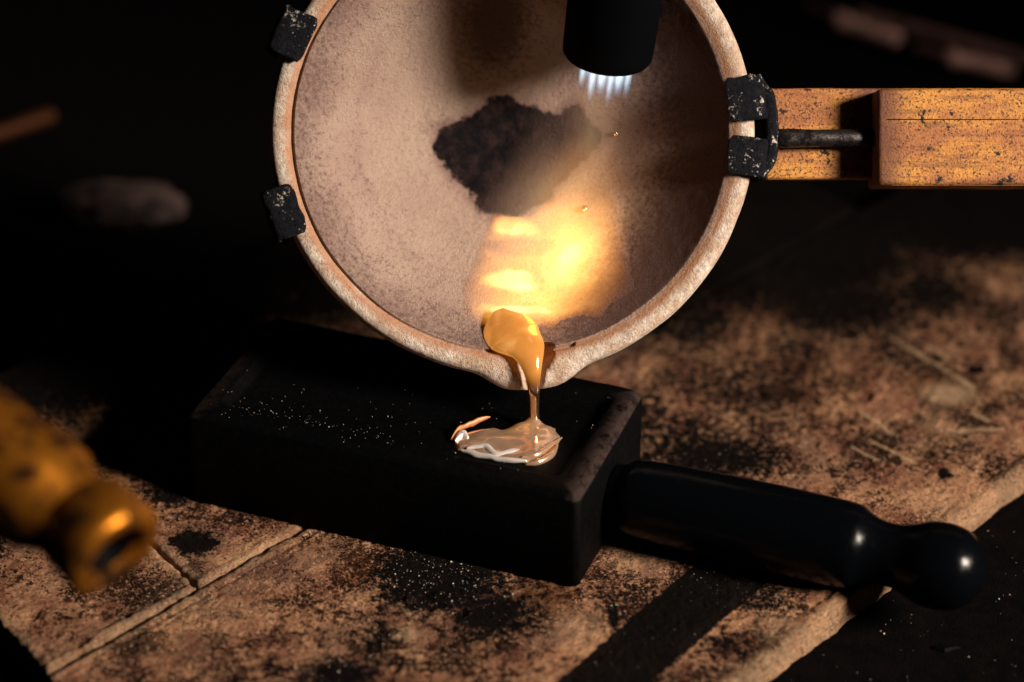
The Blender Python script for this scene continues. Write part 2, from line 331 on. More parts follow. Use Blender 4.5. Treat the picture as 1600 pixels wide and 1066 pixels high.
def board(name, u0, u1, v0, v1, step, seed, label, skew=0.0, thick=.7):
    nu, nv = int((u1 - u0) / step), int((v1 - v0) / step)
    u = np.linspace(u0, u1, nu); v = np.linspace(v0, v1, nv)
    u = np.r_[[u0] * 3, u, [u1] * 3]; v = np.r_[[v0] * 3, v, [v1] * 3]
    lu = np.r_[[2, 1, .35], np.zeros(nu), [.35, 1, 2]]; lv = np.r_[[2, 1, .35], np.zeros(nv), [.35, 1, 2]]
    U, V = np.meshgrid(u, v, indexing='ij'); LU, LV = np.meshgrid(lu, lv, indexing='ij'); L = np.maximum(LU, LV)
    Uw = U + skew * (V - v0 if abs(v0) < 1 else V)
    p3 = np.stack([U, V, np.full(U.shape, seed * 1.7)], -1)
    # crumbled edges: the border wanders a little
    jit = (fbm(p3, 1.1, 4, seed) - .5) * .16 + (fbm(p3, 5, 3, seed + 9) - .5) * .09
    ed = np.minimum.reduce([U - u0, u1 - U, V - v0, v1 - V]); ek = np.exp(-(ed / .12) ** 2)
    dv = np.where(np.minimum(V - v0, v1 - V) < .4, np.where(V - v0 < v1 - V, 1, -1) * jit * ek, 0)
    du = np.where(np.minimum(U - u0, u1 - U) < .4, np.where(U - u0 < u1 - U, 1, -1) * jit * ek, 0)
    U2, V2 = Uw + du, V + dv
    XY = BO + U2[..., None] * BU + V2[..., None] * BV
    pz = np.concatenate([XY, np.full(U.shape + (1,), seed * 2.1)], -1)
    z = (fbm(pz, .5, 3, seed + 3) - .5) * .06 + (fbm(pz, 3, 4, seed + 4, .6) - .5) * .08 + (fbm(pz, 8, 2, seed + 5) - .5) * .06
    z -= .10 * sm(.66, .8, fbm(pz, 1.7, 4, seed + 6))                      # pits
    z -= .05 * np.exp(-(ed / .06) ** 2)
    z += .05 * np.exp(-((ed - .18) / .09) ** 2) * sm(.4, .7, fbm(pz, .8, 2, seed + 8))   # raised burr along the joint
    for gv, gd in ((.33, .05), (.52, .03), (-.30, .045), (-.62, .03), (9.75, .04)): z -= gd * np.exp(-((V - gv - (fbm(p3, .9, 3, 48) - .5) * .12) / .035) ** 2)
    for a, b, c, d, w in PALE: z += .02 * np.exp(-(segdist(XY, (a, b), (c, d)) / w) ** 2)
    z = np.where(L > 0, z - np.minimum(L, 2) / 2 * thick, z)
    z = np.where(L >= 2, -thick, z)
    soot_shade = blobs(XY, SOOT_SHADE)
    sd = polysd(XY, BAND); bx = ((XY - np.array(BAND[0])) @ np.array([.78, .62])); soot_shade = np.maximum(soot_shade, (1.15 - .65 * sm(.1, 1.3, bx)) * sm(-.10, .06, sd + (fbm(pz, 3, 3, 40) - .5) * .1))
    soot_shade = np.maximum(soot_shade, 1.05 * sm(-1.0, 15, XY[..., 1] + .2 * XY[..., 0] * 0 + (fbm(pz, .35, 4, 44) - .5) * 12 - .35 * (XY[..., 0] - 4)))  # darker towards the back: charring plus the light's fade, painted in
    soot_shade = np.where((L > .5) & (XY[..., 1] < 1), soot_shade * .2, soot_shade)
    pale = blobs(XY, PBLOB)
    for a, b, c, d, w in PALE: pale = np.maximum(pale, 1.1 * np.exp(-(segdist(XY, (a, b), (c, d)) / w) ** 2))
    pale = np.maximum(pale, .55 * np.exp(-(ed / .35) ** 2)); pale = np.where(L > 0, .6, pale)
    soot_shade = soot_shade * (1 - .6 * np.exp(-(ed / .25) ** 2) * sm(4, 0, XY[..., 1]))
    X = np.concatenate([XY, z[..., None]], -1)
    o = grid(name, X, m_board('fire_board_surface', seed), attrs={'soot_shade': soot_shade, 'pale': pale, 'rust': blobs(XY, RUST)}, org=(*(BO + BU * (u0 + u1) / 2 + BV * (v0 + v1) / 2), -thick), flip=True)
    return tag(o, label, 'fire board', 'scorched fire boards under the mould')
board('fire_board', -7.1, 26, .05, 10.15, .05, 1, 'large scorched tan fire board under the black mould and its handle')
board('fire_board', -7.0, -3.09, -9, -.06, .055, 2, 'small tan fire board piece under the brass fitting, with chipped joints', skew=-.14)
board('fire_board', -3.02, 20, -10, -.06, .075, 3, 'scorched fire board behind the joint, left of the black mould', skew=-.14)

# ------------------------------------------------------------------ graphite ingot mould with handle
MA = math.radians(-20.5); mx = np.array([math.cos(MA), math.sin(MA), 0]); my = np.array([-math.sin(MA), math.cos(MA), 0]); mz = np.array([0, 0, 1.0])
MC = np.array([-2.1, -1.5, 0])
mould = thing('ingot_mould', 'black graphite ingot mould holding the freshly poured metal pool', 'mould', MC)
ML, MW, MH = 9.1, 4.4, 2.4
def rect(hx, hy, r, z, k=6):
    pts = []
    for cx, cy, a0 in ((hx - r, hy - r, 0), (-hx + r, hy - r, 90), (-hx + r, -hy + r, 180), (hx - r, -hy + r, 270)):
        for i in range(k + 1):
            a = math.radians(a0 + 90 * i / k); pts.append((cx + r * math.cos(a), cy + r * math.sin(a), z))
    out = []
    for i in range(len(pts)):
        p, q = np.array(pts[i]), np.array(pts[(i + 1) % len(pts)]); out.append(p)
        if i % (k + 1) == k: out += [p + (q - p) * u for u in (.02, .05, .1, .2, .3, .4, .5, .6, .7, .8, .9, .95, .98)]
    return np.array(out)
hx, hy = ML / 2, MW / 2
loops = [rect(hx - .05, hy - .05, .15, .012), rect(hx, hy, .16, .07), rect(hx, hy, .16, MH - .15), rect(hx - .02, hy - .02, .16, MH - .12),
         rect(hx - .13, hy - .10, .14, MH - .010), rect(hx - .16, hy - .13, .14, MH), rect(hx - .5, hy - .5, .25, MH), rect(hx - .54, hy - .54, .25, MH - .02),
         rect(hx - .66, hy - .66, .3, MH - .19), rect(hx - .75, hy - .75, .3, MH - .21), rect(.4, .3, .2, MH - .21), rect(.02, .02, .01, MH - .21)]
G = np.array(loops); G = MC + G[..., :1] * mx + G[..., 1:2] * my + G[..., 2:3] * mz
G = G + (fbm(G, 2.2, 3, 21)[..., None] - .5) * np.array([.05, .05, .03])
G[..., 2] = np.maximum(G[..., 2], .006)
WN = np.zeros(G.shape[:2]); LX = ((G - MC) @ mx); WN[3:6] = sm(hx - .30, hx - .18, LX[3:6]) + .35 * sm(hx - .30, hx - .18, -LX[3:6])  # lit chamfer at the block's ends, painted as a paler tone
grid('block', G, GRAPH, mould, wv=True, attrs={'lit_edge': WN})
HS = MC + mx * (hx - .1) + np.array([0, 0, 1.05]) + my * .02
handle_prof = [(0, 0), (0, .62), (.35, .66), (.55, .84), (1.2, .88), (2.6, .92), (4.0, .94), (5.3, .93), (5.75, .90), (6.0, .74), (6.3, .66), (6.7, .67), (7.0, .78), (7.3, .90), (7.7, .93), (8.1, .86), (8.4, .66), (8.6, .34), (8.67, 0)]
hp = np.array(handle_prof) * np.array([.957, 1]); tt = np.linspace(0, len(hp) - 1, 90); hp2 = np.stack([np.interp(tt, np.arange(len(hp)), hp[:, k]) for k in (0, 1)], 1)
k = np.array([.25, .5, .25])
for _ in range(3):
    hp2[1:-1] = hp2[:-2] * .25 + hp2[1:-1] * .5 + hp2[2:] * .25
handle = lathe('handle', HS, mx + np.array([0, 0, -.01]), hp2, ENAMEL, mould, seg=64)

# ------------------------------------------------------------------ crucible
CC = np.array([0, .77, 7.82])                   # centre of the rim plane
def cw(x, y, z): return CC + np.asarray(x)[..., None] * RT + np.asarray(y)[..., None] * UP - np.asarray(z)[..., None] * FW
SPOUT = math.radians(-85.3); RI = 4.72; DEPTH = 2.35
th = []
a = SPOUT - math.pi
while a < SPOUT + math.pi - 1e-6:
    th.append(a); d = abs(a - SPOUT); a += math.radians(.28 if d < .32 else .75)
th = np.array(th)
def bowl_in(r): return -DEPTH * (1 - np.clip(r / RI, 0, 1.2) ** 2.15)
rin = np.r_[np.linspace(.02, 4.2, 120), np.linspace(4.23, 4.66, 14)]
prof = [(r, bowl_in(r) - .12 * 0) for r in rin]
prof += [(4.69, -.05), (4.71, -.09), (4.735, -.14), (4.765, -.11), (4.79, -.03), (4.86, .03), (4.93, .045), (5.0, .05), (5.07, .045), (5.13, .02), (5.18, -.03), (5.215, -.10), (5.235, -.2), (5.24, -.32), (5.22, -.46), (5.16, -.62), (5.06, -.85), (4.9, -1.15), (4.65, -1.5), (4.2, -1.95), (3.5, -2.4), (2.5, -2.75), (1.2, -2.92), (.02, -2.95)]
prof = np.array(prof); NI = len(rin)
Rr = np.repeat(prof[:, 0][:, None], len(th), 1); Zz = np.repeat(prof[:, 1][:, None], len(th), 1); TH = np.repeat(th[None], len(prof), 0)
idx = np.arange(len(prof))[:, None]
q3 = np.stack([Rr * np.cos(TH), Rr * np.sin(TH), Zz], -1)
s = (TH - SPOUT) * 5.0
outer = (idx >= NI + 7) & (Zz > -1.3)
bul = .32 * np.exp(-(np.abs(s) / .92) ** 4.0) * sm(-1.25, -.25, Zz) * sm(NI + 5, NI + 13, idx)
Rr = Rr + bul
w = np.interp(Rr, [4.3, 4.72, 5.2, 5.6], [.90, .66, .27, .19])
zf = -.62 + .62 * np.clip(np.abs(s) / w, 0, 3) ** 1.35 + .10 * sm(4.9, 4.4, Rr)
near = (np.abs(s) < w * 1.6) & (Rr > 4.2) & (idx < NI + 18)
zn = np.where(near, np.minimum(Zz, zf), Zz); Zz = np.where(near, zn - .02 * np.exp(-((np.abs(s) - w) / .05) ** 2) * 0, Zz)
gf = (.5 - .5 * np.cos(TH)) ** 1.5; lin = np.interp(Rr, [4.66, 4.80], [-.06, -.0])
Zz = np.where((idx >= NI) & (idx < NI + 5) & ~near, gf * Zz + (1 - gf) * lin, Zz)
# hand-made unevenness
Rr = Rr + (fbm(q3, .6, 3, 31) - .5) * .07 * sm(3.8, 4.7, Rr)
gr = (fbm(q3, 6, 3, 33, .7) - .5) * .035
Zz = Zz + gr * np.where(idx < NI, 1, .5) + (fbm(q3, .8, 3, 35) - .5) * .10 * (idx < NI) * sm(4.7, 3.5, Rr)
xl, yl = Rr * np.cos(TH), Rr * np.sin(TH)
PL = np.stack([xl, yl], -1)
# marks in the dish, with painted shade: black flux glass, scorched patches, glazed tide mark
FL = [(-.1, 1.08), (.2, .9), (.69, .62), (1.1, .55), (1.48, .79), (1.68, .44), (2.07, .07), (1.79, -.25), (1.38, -.66), (.83, -1.28), (0, -1.7), (-.69, -1.56), (-.97, -1.08), (-1.38, -.62), (-1.72, -.39), (-1.79, -.11), (-1.66, .21), (-1.1, .41), (-.69, .72), (-.34, 1.03)]
def stains_shade(xl, yl):
    PL = np.stack([xl, yl], -1); p3 = np.stack([xl, yl, 0 * xl], -1)
    wz = (fbm(p3, 1.5, 4, 51) - .5); rad = np.hypot(xl, yl)
    flux = np.clip(.5 + (polysd(PL, FL) + wz * .30) * 1.5, 0, 1)
    dens_lit = 1 - .34 * sm(-.5, .9, (xl - .14) * .86 - (yl + .38) * .5 + wz * .5)  # flux thinner at lower right, with flame light put into its tone
    scorch_shade = 1.0 * np.exp(-((xl + .40) / .90) ** 2 - ((yl - 2.6) / 1.25) ** 2)  # torch's cast shadow deepened in the colour, over a smoky smear
    scorch_shade = np.maximum(scorch_shade, .45 * np.exp(-((xl + 1.6) / .8) ** 2 - ((yl - .3) / .35) ** 2))
    scorch_shade = np.maximum(scorch_shade, .88 * sm(2.0, 4.3, rad) * sm(-.2, .6, xl / 5 + .1))  # shade of the right inner wall painted as darker colour
    scorch_shade = np.maximum(scorch_shade, .55 * sm(3.3, 4.75, rad + wz * .7))
    rr_t = rad + wz * .5
    scorch_shade = np.maximum(scorch_shade, .42 * np.exp(-((rr_t - 3.27) / .045) ** 2) * sm(.6, -.4, xl) * sm(.35, .6, fbm(p3, 1.2, 3, 57)))
    scorch_shade = np.maximum(scorch_shade, .5 * np.exp(-np.abs(fbm(p3, .9, 4, 58) - .5) / .006) * sm(.5, .7, fbm(p3, .7, 2, 59)))
    glaze = sm(3.35, 3.2, rr_t) * .6 * sm(1.6, .6, xl) + .5 * np.exp(-((rr_t - 3.75) / .25) ** 2) * sm(.3, -.3, xl)
    return flux, dens_lit, scorch_shade, glaze, wz
flux, fluxdens, scorch_shade, glaze, wz = stains_shade(xl, yl)
ins = (idx < NI)
flux = np.where(ins, flux, 0); scorch_shade = np.where(ins, scorch_shade, .12 * sm(5.1, 4.75, Rr)); glaze = np.where(ins, glaze, 0)
rim = np.where(idx >= NI + 3, 1.0, 0.0) * np.ones(Rr.shape); rimedge = np.where(idx >= NI, np.exp(-((Rr - 4.82 - .06 * wz) / .09) ** 2), 0) * np.where(idx < NI + 9, 1, 0)
cru = grid('crucible', cw(xl, yl, Zz), CERAMIC, wv=True, attrs={'flux': flux, 'scorch_shade': scorch_shade, 'glaze': glaze, 'rim': rim, 'fluxdens': fluxdens, 'rimedge': rimedge}, org=tuple(cw(np.array(0.), np.array(0.), np.array(-2.95))), flip=True)
tag(cru, 'round beige ceramic crucible dish tilted to pour, flux-stained inside, spouted rim', 'crucible')
def surf(x, y, up=0.0):
    """point on the dish's inside, raised by up towards the opening"""
    x, y = np.asarray(x, float), np.asarray(y, float); return cw(x, y, bowl_z(x, y) + up)
def bowl_z(x, y):
    r = np.hypot(x, y); z = bowl_in(r); return z + (fbm(np.stack([x, y, z], -1), .8, 3, 35) - .5) * .10 * sm(4.7, 3.5, r)

# ------------------------------------------------------------------ tongs that hold the dish
tongs = thing('crucible_tongs', 'crucible holder with black clips over the rim and tarnished brass handle bar', 'crucible holder', cw(np.array(5.6), np.array(-.1), np.array(-.3)))
def clip(ang, half, r_in, r_out, depth, thick, seed):
    # a strap bent over the rim: front tongue, bend, outer leg; follows the rim's curve
    path = [(r_in, .10), (r_in + .12, .135), ((r_in + r_out) / 2, .14), (r_out - .14, .13), (r_out - .03, .08), (r_out, -.04), (r_out + .01, -.4), (r_out - .03, -depth)]
    path = np.array(path); t = np.linspace(0, len(path) - 1, 36); path = np.stack([np.interp(t, np.arange(len(path)), path[:, k]) for k in (0, 1)], 1)
    for _ in range(4): path[1:-1] = path[:-2] * .25 + path[1:-1] * .5 + path[2:] * .25
    T = np.gradient(path, axis=0); T /= np.linalg.norm(T, axis=1)[:, None]; N = np.stack([-T[:, 1], T[:, 0]], 1)
    if N[10, 1] < 0: N = -N
    lat = np.linspace(-half, half, 22); ex = np.cos(math.radians(ang)), np.sin(math.radians(ang))
    er, et = np.array(ex), np.array([-ex[1], ex[0]])
    def layer(off):
        q = path + N * off
        edge = (np.abs(lat) / half) ** 10 * .05
        endr = np.zeros((len(path), len(lat)))
        endr[:6] = (np.abs(lat) / half)[None] ** 5 * .10 * (1 - np.arange(6) / 6)[:, None]
        r = q[:, 0][:, None] + endr; r = r + 0 * lat; z = q[:, 1][:, None] - np.sign(off - .001) * edge[None] * .5
        tl = np.repeat(lat[None], len(path), 0)
        xy = r[..., None] * er + tl[..., None] * et
        # bow to the rim's curve
        xy = xy - ((tl ** 2) / (2 * 5.2))[..., None] * er
        p = cw(xy[..., 0], xy[..., 1], z)
        return p
    A, B = layer(thick), layer(.0)
    n, m = A.shape[:2]
    G = np.concatenate([A, B[:, ::-1]], 1)
    G = G + (fbm(G, 5, 3, seed)[..., None] - .5) * .06
    c0, c1 = G[:1].mean(1, keepdims=True), G[-1:].mean(1, keepdims=True)
    G = np.concatenate([np.repeat(c0, G.shape[1], 1), G, np.repeat(c1, G.shape[1], 1)])
    return grid('clip', G, CLIP, tongs, wv=True)
clip(155.8, .52, 4.78, 5.52, 1.5, .10, 61)
clip(199.4, .55, 4.86, 5.50, 1.5, .10, 62)
clip(8.2, .48, 4.68, 5.42, 1.5, .10, 63)
clip(-5.9, .42, 4.68, 5.42, 1.5, .10, 64)
# strap that joins the right-hand clips, and the bands behind the dish
a = np.radians(np.linspace(13.0, -10.5, 30)); ro = 5.60 - .02 * np.cos((a) * 9)
pts = []
for rr, z in ((5.46, -.02), (5.66, -.06), (5.72, -.2), (5.70, -1.05), (5.60, -1.2), (5.46, -1.15)):
    bow = .05 * np.cos(a * 7) - .25 * sm(.11, .24, np.abs(a - .02)) * (rr > 5.5)
    pts.append(cw((rr + bow) * np.cos(a), (rr + bow) * np.sin(a), np.full(a.shape, z)))
G = np.stack(pts, 1); G = G + (fbm(G, 5, 3, 66)[..., None] - .5) * .05
G = np.concatenate([np.repeat(G[:1].mean(1, keepdims=True), 6, 1), G, np.repeat(G[-1:].mean(1, keepdims=True), 6, 1)])
grid('strap', G, CLIP, tongs, wv=True)
for al, ar in ((155.8, 8.2), (199.4, -5.9)):
    p = []
    for k in range(9):
        u = k / 8; A_, B_ = math.radians(al), math.radians(ar)
        x = 5.45 * math.cos(A_) * (1 - u) + 5.45 * math.cos(B_) * u; y = 5.45 * math.sin(A_) * (1 - u) + 5.45 * math.sin(B_) * u
        z = -1.35 - 1.95 * math.sin(math.pi * u) ** .6
        p.append(cw(np.array(x), np.array(y), np.array(z)))
    sweep('back_band', p, [.28] * 9, CLIP, tongs, seg=12, asp=[.35] * 9, refx=UP)
lathe('rod', cw(np.array(5.6), np.array(-.10), np.array(-.35)), RT, [(0, 0), (0, .2), (.4, .2), (.9, .19), (1.7, .2), (2.7, .2), (2.7, 0)], m_metal('dark_rod_steel', (.10, .09, .09), .35, .9, (.015, .012, .014), 4, (.42, .6)), tongs, seg=24, bump=.04)
ax3 = np.array([RT, UP, -FW])
rbox('handle_block', cw(np.array(11.1), np.array(-.11), np.array(-.55)), ax3, (6.5, 2.08, 1.5), BAR, tongs, bev=.10, rough=.03, cuts=14)
rbox('handle_plate', cw(np.array(8.85), np.array(.03), np.array(-.85)), ax3, (6.6, 1.98, .45), BAR, tongs, bev=.05, rough=.03, cuts=14)
rbox('handle_seam', cw(np.array(11.15), np.array(.26), np.array(.193)), ax3, (6.3, .022, .02), m_plain('seam_grime', (.02, .008, .006), .9), tongs, bev=0)

# ------------------------------------------------------------------ torch and its flame
TE = np.array([2.06, 1.97, 9.03]); td = np.array([.10, -.03, .995])
torch = thing('torch', 'black cylindrical gas torch nozzle pointing down into the crucible', 'torch', TE)
lathe('barrel', TE, td, [(.25, .0), (.25, .62), (.05, .72), (0, .84), (.02, .92), (.10, .975), (.25, .99), (1.5, 1.01), (6, 1.04), (6, 0)], TORCH, torch, seg=64)
lathe('burner_plate', TE, td, [(.12, 0), (.12, .66), (.24, .66), (.24, 0)], m_metal('burner_steel', (.12, .12, .13), .4), torch, seg=40)
flame = thing('torch_flame', 'blue-white gas jets and yellow flame playing on the molten metal', 'flame', TE)
def ball(name, c, axis, half, mat, parent):
    """unit ball stretched to the half-lengths (side, side, along axis): its material works in ball coordinates"""
    bm = bmesh.new(); bmesh.ops.create_icosphere(bm, subdivisions=4, radius=1)
    me = bpy.data.meshes.new(name); bm.to_mesh(me); bm.free(); me.materials.append(mat)
    o = bpy.data.objects.new(name, me); COL.objects.link(o); o.parent = parent
    x, y, d = frame_of(axis); M = Matrix((x, y, d)).transposed().to_4x4()
    o.matrix_local = Matrix.Translation(Vector((np.array(c, float) - ORG[parent.name]) * CM)) @ M @ Matrix.Diagonal((*[h * CM for h in half], 1))
    return o
JET = m_flame('gas_jet', (.70, .90, 1.0), (.40, .70, 1.0), 8, 1.0, 2.2, True)
BLUE = m_flame('gas_haze', (.55, .75, 1.0), (.4, .6, 1.0), .55, 1.6)
HAZE = m_flame('thin_flame', (1.0, .66, .34), (.9, .45, .22), .26, 1.3, 1.4)
PLUME = m_flame('flame_glow', (1.0, .56, .15), (1.0, .36, .055), .62, 1.0, 1.3)
for (jx, jy, ln, w) in ((-.58, -.45, .62, .085), (-.34, -.58, .95, .10), (-.12, -.62, .70, .12), (.10, -.62, 1.05, .09), (.30, -.58, .80, .13), (.52, -.48, .9, .10), (-.4, .2, .8, .1), (.1, .3, .9, .1), (.4, .1, .8, .1)):
    ln *= .72
    c = TE + RT * jx * .9 + np.array([0, jy, 0]) - td * (ln * .42)
    ball('flame_jet', c, td, (w, w, ln), JET, flame)
def pl(px, py, up): return surf(px, py, up)
ball('flame_plume', pl(1.35, -2.2, .50), UP * 1 + RT * .22, (1.35, .75, 2.5), PLUME, flame)
ball('flame_plume', pl(.75, -3.2, .40), UP * .6 + RT * .6, (1.35, .6, 1.9), PLUME, flame)
ball('flame_haze', pl(1.8, .2, .7), UP * 1 + RT * .12, (.8, .7, 1.7), HAZE, flame)
ball('flame_haze', pl(.5, -1.6, .6), UP * .9 + RT * .7, (1.5, .8, 2.3), HAZE, flame)
ball('flame_haze', TE - td * .35, td, (.75, .75, .7), BLUE, flame)
def flight(c, e, col, r):
    l = bpy.data.lights.new('flame_light', 'POINT'); l.energy = e * .45; l.color = col; l.shadow_soft_size = r * CM
    o = bpy.data.objects.new('flame_light', l); COL.objects.link(o); o.parent = flame; o.location = (np.array(c) - TE) * CM
flight(pl(1.35, -2.3, .5), .0045, (1, .52, .14), .3)
flight(pl(.8, -3.4, .45), .0035, (1, .45, .10), .3)

# ------------------------------------------------------------------ molten metal
gold = thing('molten_metal', 'molten gold-coloured metal running over the spout into the mould', 'molten metal', (.0, -2.8, 2.2))
M_PUD = m_ceramic('incandescent_flamelit_melt_film', 1.5)  # emission carries the melt's heat and the flame's light on the dish
M_SLAG = m_molten('glowing_slag', .75, .4, base=(.30, .12, .03), bsc=1.5, metal=0.0)
M_STR = m_molten('glowing_stream', .45, .10, base=(.62, .26, .07), bsc=1.6, metal=None)
M_POOL = m_molten('setting_pool', .16, .16, base=(.90, .62, .44), bsc=1.2, metal=.78)
M_FOLD = m_molten('bright_skin', .02, .28, base=(.80, .76, .73), bsc=1.2, metal=.45)  # pale fold metal: bright reflections put into the base colour
# puddle on the dish floor: outline in dish coordinates
def puddle(name, poly, hgt, mat, heat, res=.045, seed=0, lum=.06, edge=.22, wedge=.25):
    poly = np.array(poly); x0, y0 = poly.min(0) - .1; x1, y1 = poly.max(0) + .1
    gx, gy = np.meshgrid(np.arange(x0, x1, res), np.arange(y0, y1, res), indexing='ij'); P = np.stack([gx, gy], -1)
    p3 = np.concatenate([P, np.zeros(P.shape[:-1] + (1,))], -1)
    sd = polysd(P, [tuple(q) for q in poly]) + (fbm(p3, 2.0, 3, seed + 70) - .5) * edge
    up = -.03 + (hgt + .055) * sm(-.02, wedge, sd) + (fbm(p3, 1.3, 3, seed + 71) - .5) * lum * sm(0, .3, sd)
    X = surf(gx, gy, up); f = gridf(*gx.shape)
    keep = (sd.ravel()[f] > -.05).any(1)
    fx, fd, sc, gl, _ = stains_shade(gx, gy)
    return mk(name, X.reshape(-1, 3), f[keep], mat, gold, attrs={'melt_heat': heat(gx, gy, sd), 'flux': fx, 'fluxdens': fd, 'scorch_shade': sc, 'glaze': gl})
GLOW_BANDS = [(0, -1.92, .55, .24, .85), (.05, -3.15, .62, .22, .85), (0, -3.78, .8, .10, .75), (.65, -1.5, .3, .3, .6)]  # brighter bands added to the film's emission
def heat_and_flame_light(x, y, sd):
    p3 = np.stack([x, y, 0 * x], -1); wx = (fbm(p3, 1.6, 3, 77) - .5) * .5; wy = (fbm(p3, 1.6, 3, 78) - .5) * .4
    h = .78 * np.exp(-np.abs((x + wx * .5 - .62 - .15 * (y + 3)) / 1.5) ** 3.2 - np.abs((y + wy * .5 + 3.1) / 1.6) ** 4) + .26 * np.exp(-((x - 1.5) / .7) ** 2 - ((y + 2.2) / 1.0) ** 2)
    for a, b, rx, ry, v in GLOW_BANDS:
        q = ((x + wx - a) / rx) ** 2 + ((y + wy - b) / ry) ** 2; h = h + 1.5 * (v - .55) * sm(1.5, .5, q)
    h = h - .22 * sm(1.4, .5, ((x + wx - .1) / .78) ** 2 + ((y + wy + 2.48 - .2 * (x - .1) ** 2) / .24) ** 2)
    h = np.clip(h, 0, 2)
    return h * sm(0, .5, sd)
puddle('hot_melt_film', [(-.6, -1.3), (.2, -1.45), (.8, -.9), (1.5, -.4), (2.2, -.5), (2.75, -1.3), (2.8, -2.4), (2.85, -3.45), (1.95, -4.12), (.9, -4.42), (-.1, -4.42), (-1.2, -4.2), (-1.4, -3.2), (-1.0, -2.6), (-.9, -2.0)], .0, M_PUD, heat_and_flame_light, seed=1, lum=.0, wedge=.5)
# bead gathering at the notch, then the stream over the lip
bead = [(-.30, -.82, 4.30), (-.18, -1.04, 4.08), (.04, -1.34, 3.96), (.26, -1.64, 3.90), (.36, -1.88, 3.83), (.42, -2.10, 3.66), (.455, -2.25, 3.42), (.47, -2.29, 3.15), (.48, -2.27, 2.9), (.48, -2.26, 2.65), (.49, -2.26, 2.35), (.49, -2.26, 2.25)]
brad = [.12, .50, .60, .46, .34, .23, .15, .125, .11, .105, .125, .22]
basp = [.3, .32, .34, .46, .55, .6, .7, .9, 1, 1, 1, 1]
o = sweep('pouring_stream', bead, brad, M_STR, gold, seg=64, asp=basp, sub=20, wob=0)
for v in o.data.vertices:
    w_ = np.array(v.co[:]) / CM + ORG[gold.name]; k_ = float(sm(3.35, 3.8, w_[2]))
    if k_ > 0: v.co += Vector((fbm(w_[None], 1.9, 1, 11)[0] - .5, fbm(w_[None], 1.9, 1, 12)[0] - .5, fbm(w_[None], 1.9, 1, 13)[0] - .5)) * (.06 * k_ * CM)
co = np.array([v.co[:] for v in o.data.vertices]) / CM + ORG[gold.name]
a = o.data.attributes.new('melt_heat', 'FLOAT', 'POINT'); a.data.foreach_set('value', (.10 + sm(3.1, 3.8, co[:, 2]) * .85).astype(np.float32))
# pool in the mould
PO = [(-1.28, -2.72), (-1.0, -2.45), (-0.73, -2.31), (-0.4, -2.29), (-0.21, -2.38), (0.03, -2.23), (0.35, -2.1), (0.52, -2.2), (0.9, -2.32), (1.04, -2.54), (1.07, -2.72), (0.89, -3.12), (0.63, -3.51), (0.29, -3.63), (-0.31, -3.48), (-0.82, -3.27), (-1.16, -3.12)]
gx, gy = np.meshgrid(np.arange(-1.5, 1.3, .022), np.arange(-3.85, -1.9, .022), indexing='ij'); Pq = np.stack([gx, gy], -1); P3 = np.stack([gx, gy, 0 * gx], -1)
sd = polysd(Pq, PO) + (fbm(P3, 3, 2, 80) - .5) * .08
z = 2.17 + .15 * (1 - np.exp(-np.clip(sd, 0, 9) / .10)) + (fbm(P3, 1.8, 2, 82) - .5) * .17 * sm(0, .3, sd)
z += .05 * np.exp(-((gx - .35) / .5) ** 2 - ((gy + 2.4) / .25) ** 2)
d = np.hypot(gx - .49, gy + 2.26); z += .22 * np.exp(-(d / .20) ** 1.6) + .03 * np.cos(d * 16) * np.exp(-(d / .5) ** 2)
f = gridf(*gx.shape); keep = (sd.ravel()[f] > -.02).any(1)
mk('mould_pool', np.stack([gx, gy, z], -1).reshape(-1, 3), f[keep], M_POOL, gold, attrs={'melt_heat': .35 + .75 * np.exp(-((gx - .3) / .6) ** 2 - ((gy + 2.5) / .4) ** 2)})
# wrinkled skins at the pool's edge
def skin(pts, rad, asp, heatv, mat, wob=.05, z0=2.3):
    pts = [(p[0], p[1], z0 if len(p) < 3 else p[2]) for p in pts]
    o = sweep('pool_fold', pts, rad, mat, gold, seg=16, asp=asp, refx=(0, .5, 1), sub=8, wob=wob)
    a = o.data.attributes.new('melt_heat', 'FLOAT', 'POINT'); a.data.foreach_set('value', np.full(len(o.data.vertices), heatv, np.float32))
skin([(-1.27, -2.76, 2.28), (-1.14, -2.52, 2.34), (-.87, -2.30, 2.36), (-.63, -2.14, 2.37), (-.47, -2.06, 2.34)], [.02, .06, .06, .05, .01], [.45] * 5, .32, M_SLAG, .16)
skin([(-1.2, -2.85), (-1.07, -2.67), (-.95, -2.80)], [.03, .11, .03], [.8] * 3, .2, M_FOLD, .09, 2.28)
skin([(-.98, -3.16), (-.74, -3.11), (-.55, -3.09), (-.41, -3.27), (-.27, -3.33), (-.05, -3.28), (.15, -3.25), (.46, -3.29)], [.02, .07, .10, .07, .06, .07, .06, .01], [.9] * 8, .1, M_FOLD, .06, 2.25)
skin([(-1.12, -3.18), (-.79, -3.30), (-.44, -3.42), (-.05, -3.53), (.31, -3.58)], [.02, .07, .08, .08, .02], [.8] * 5, .1, M_FOLD, .07, 2.22)
skin([(.2, -3.50), (.51, -3.42), (.77, -3.13), (1.07, -2.78)], [.02, .06, .06, .02], [.8] * 4, .5, M_POOL, .05, 2.28)
skin([(.29, -3.70), (.54, -3.64), (.84, -3.34), (.98, -2.95)], [.02, .07, .08, .02], [.8] * 4, .5, M_POOL, .05, 2.22)
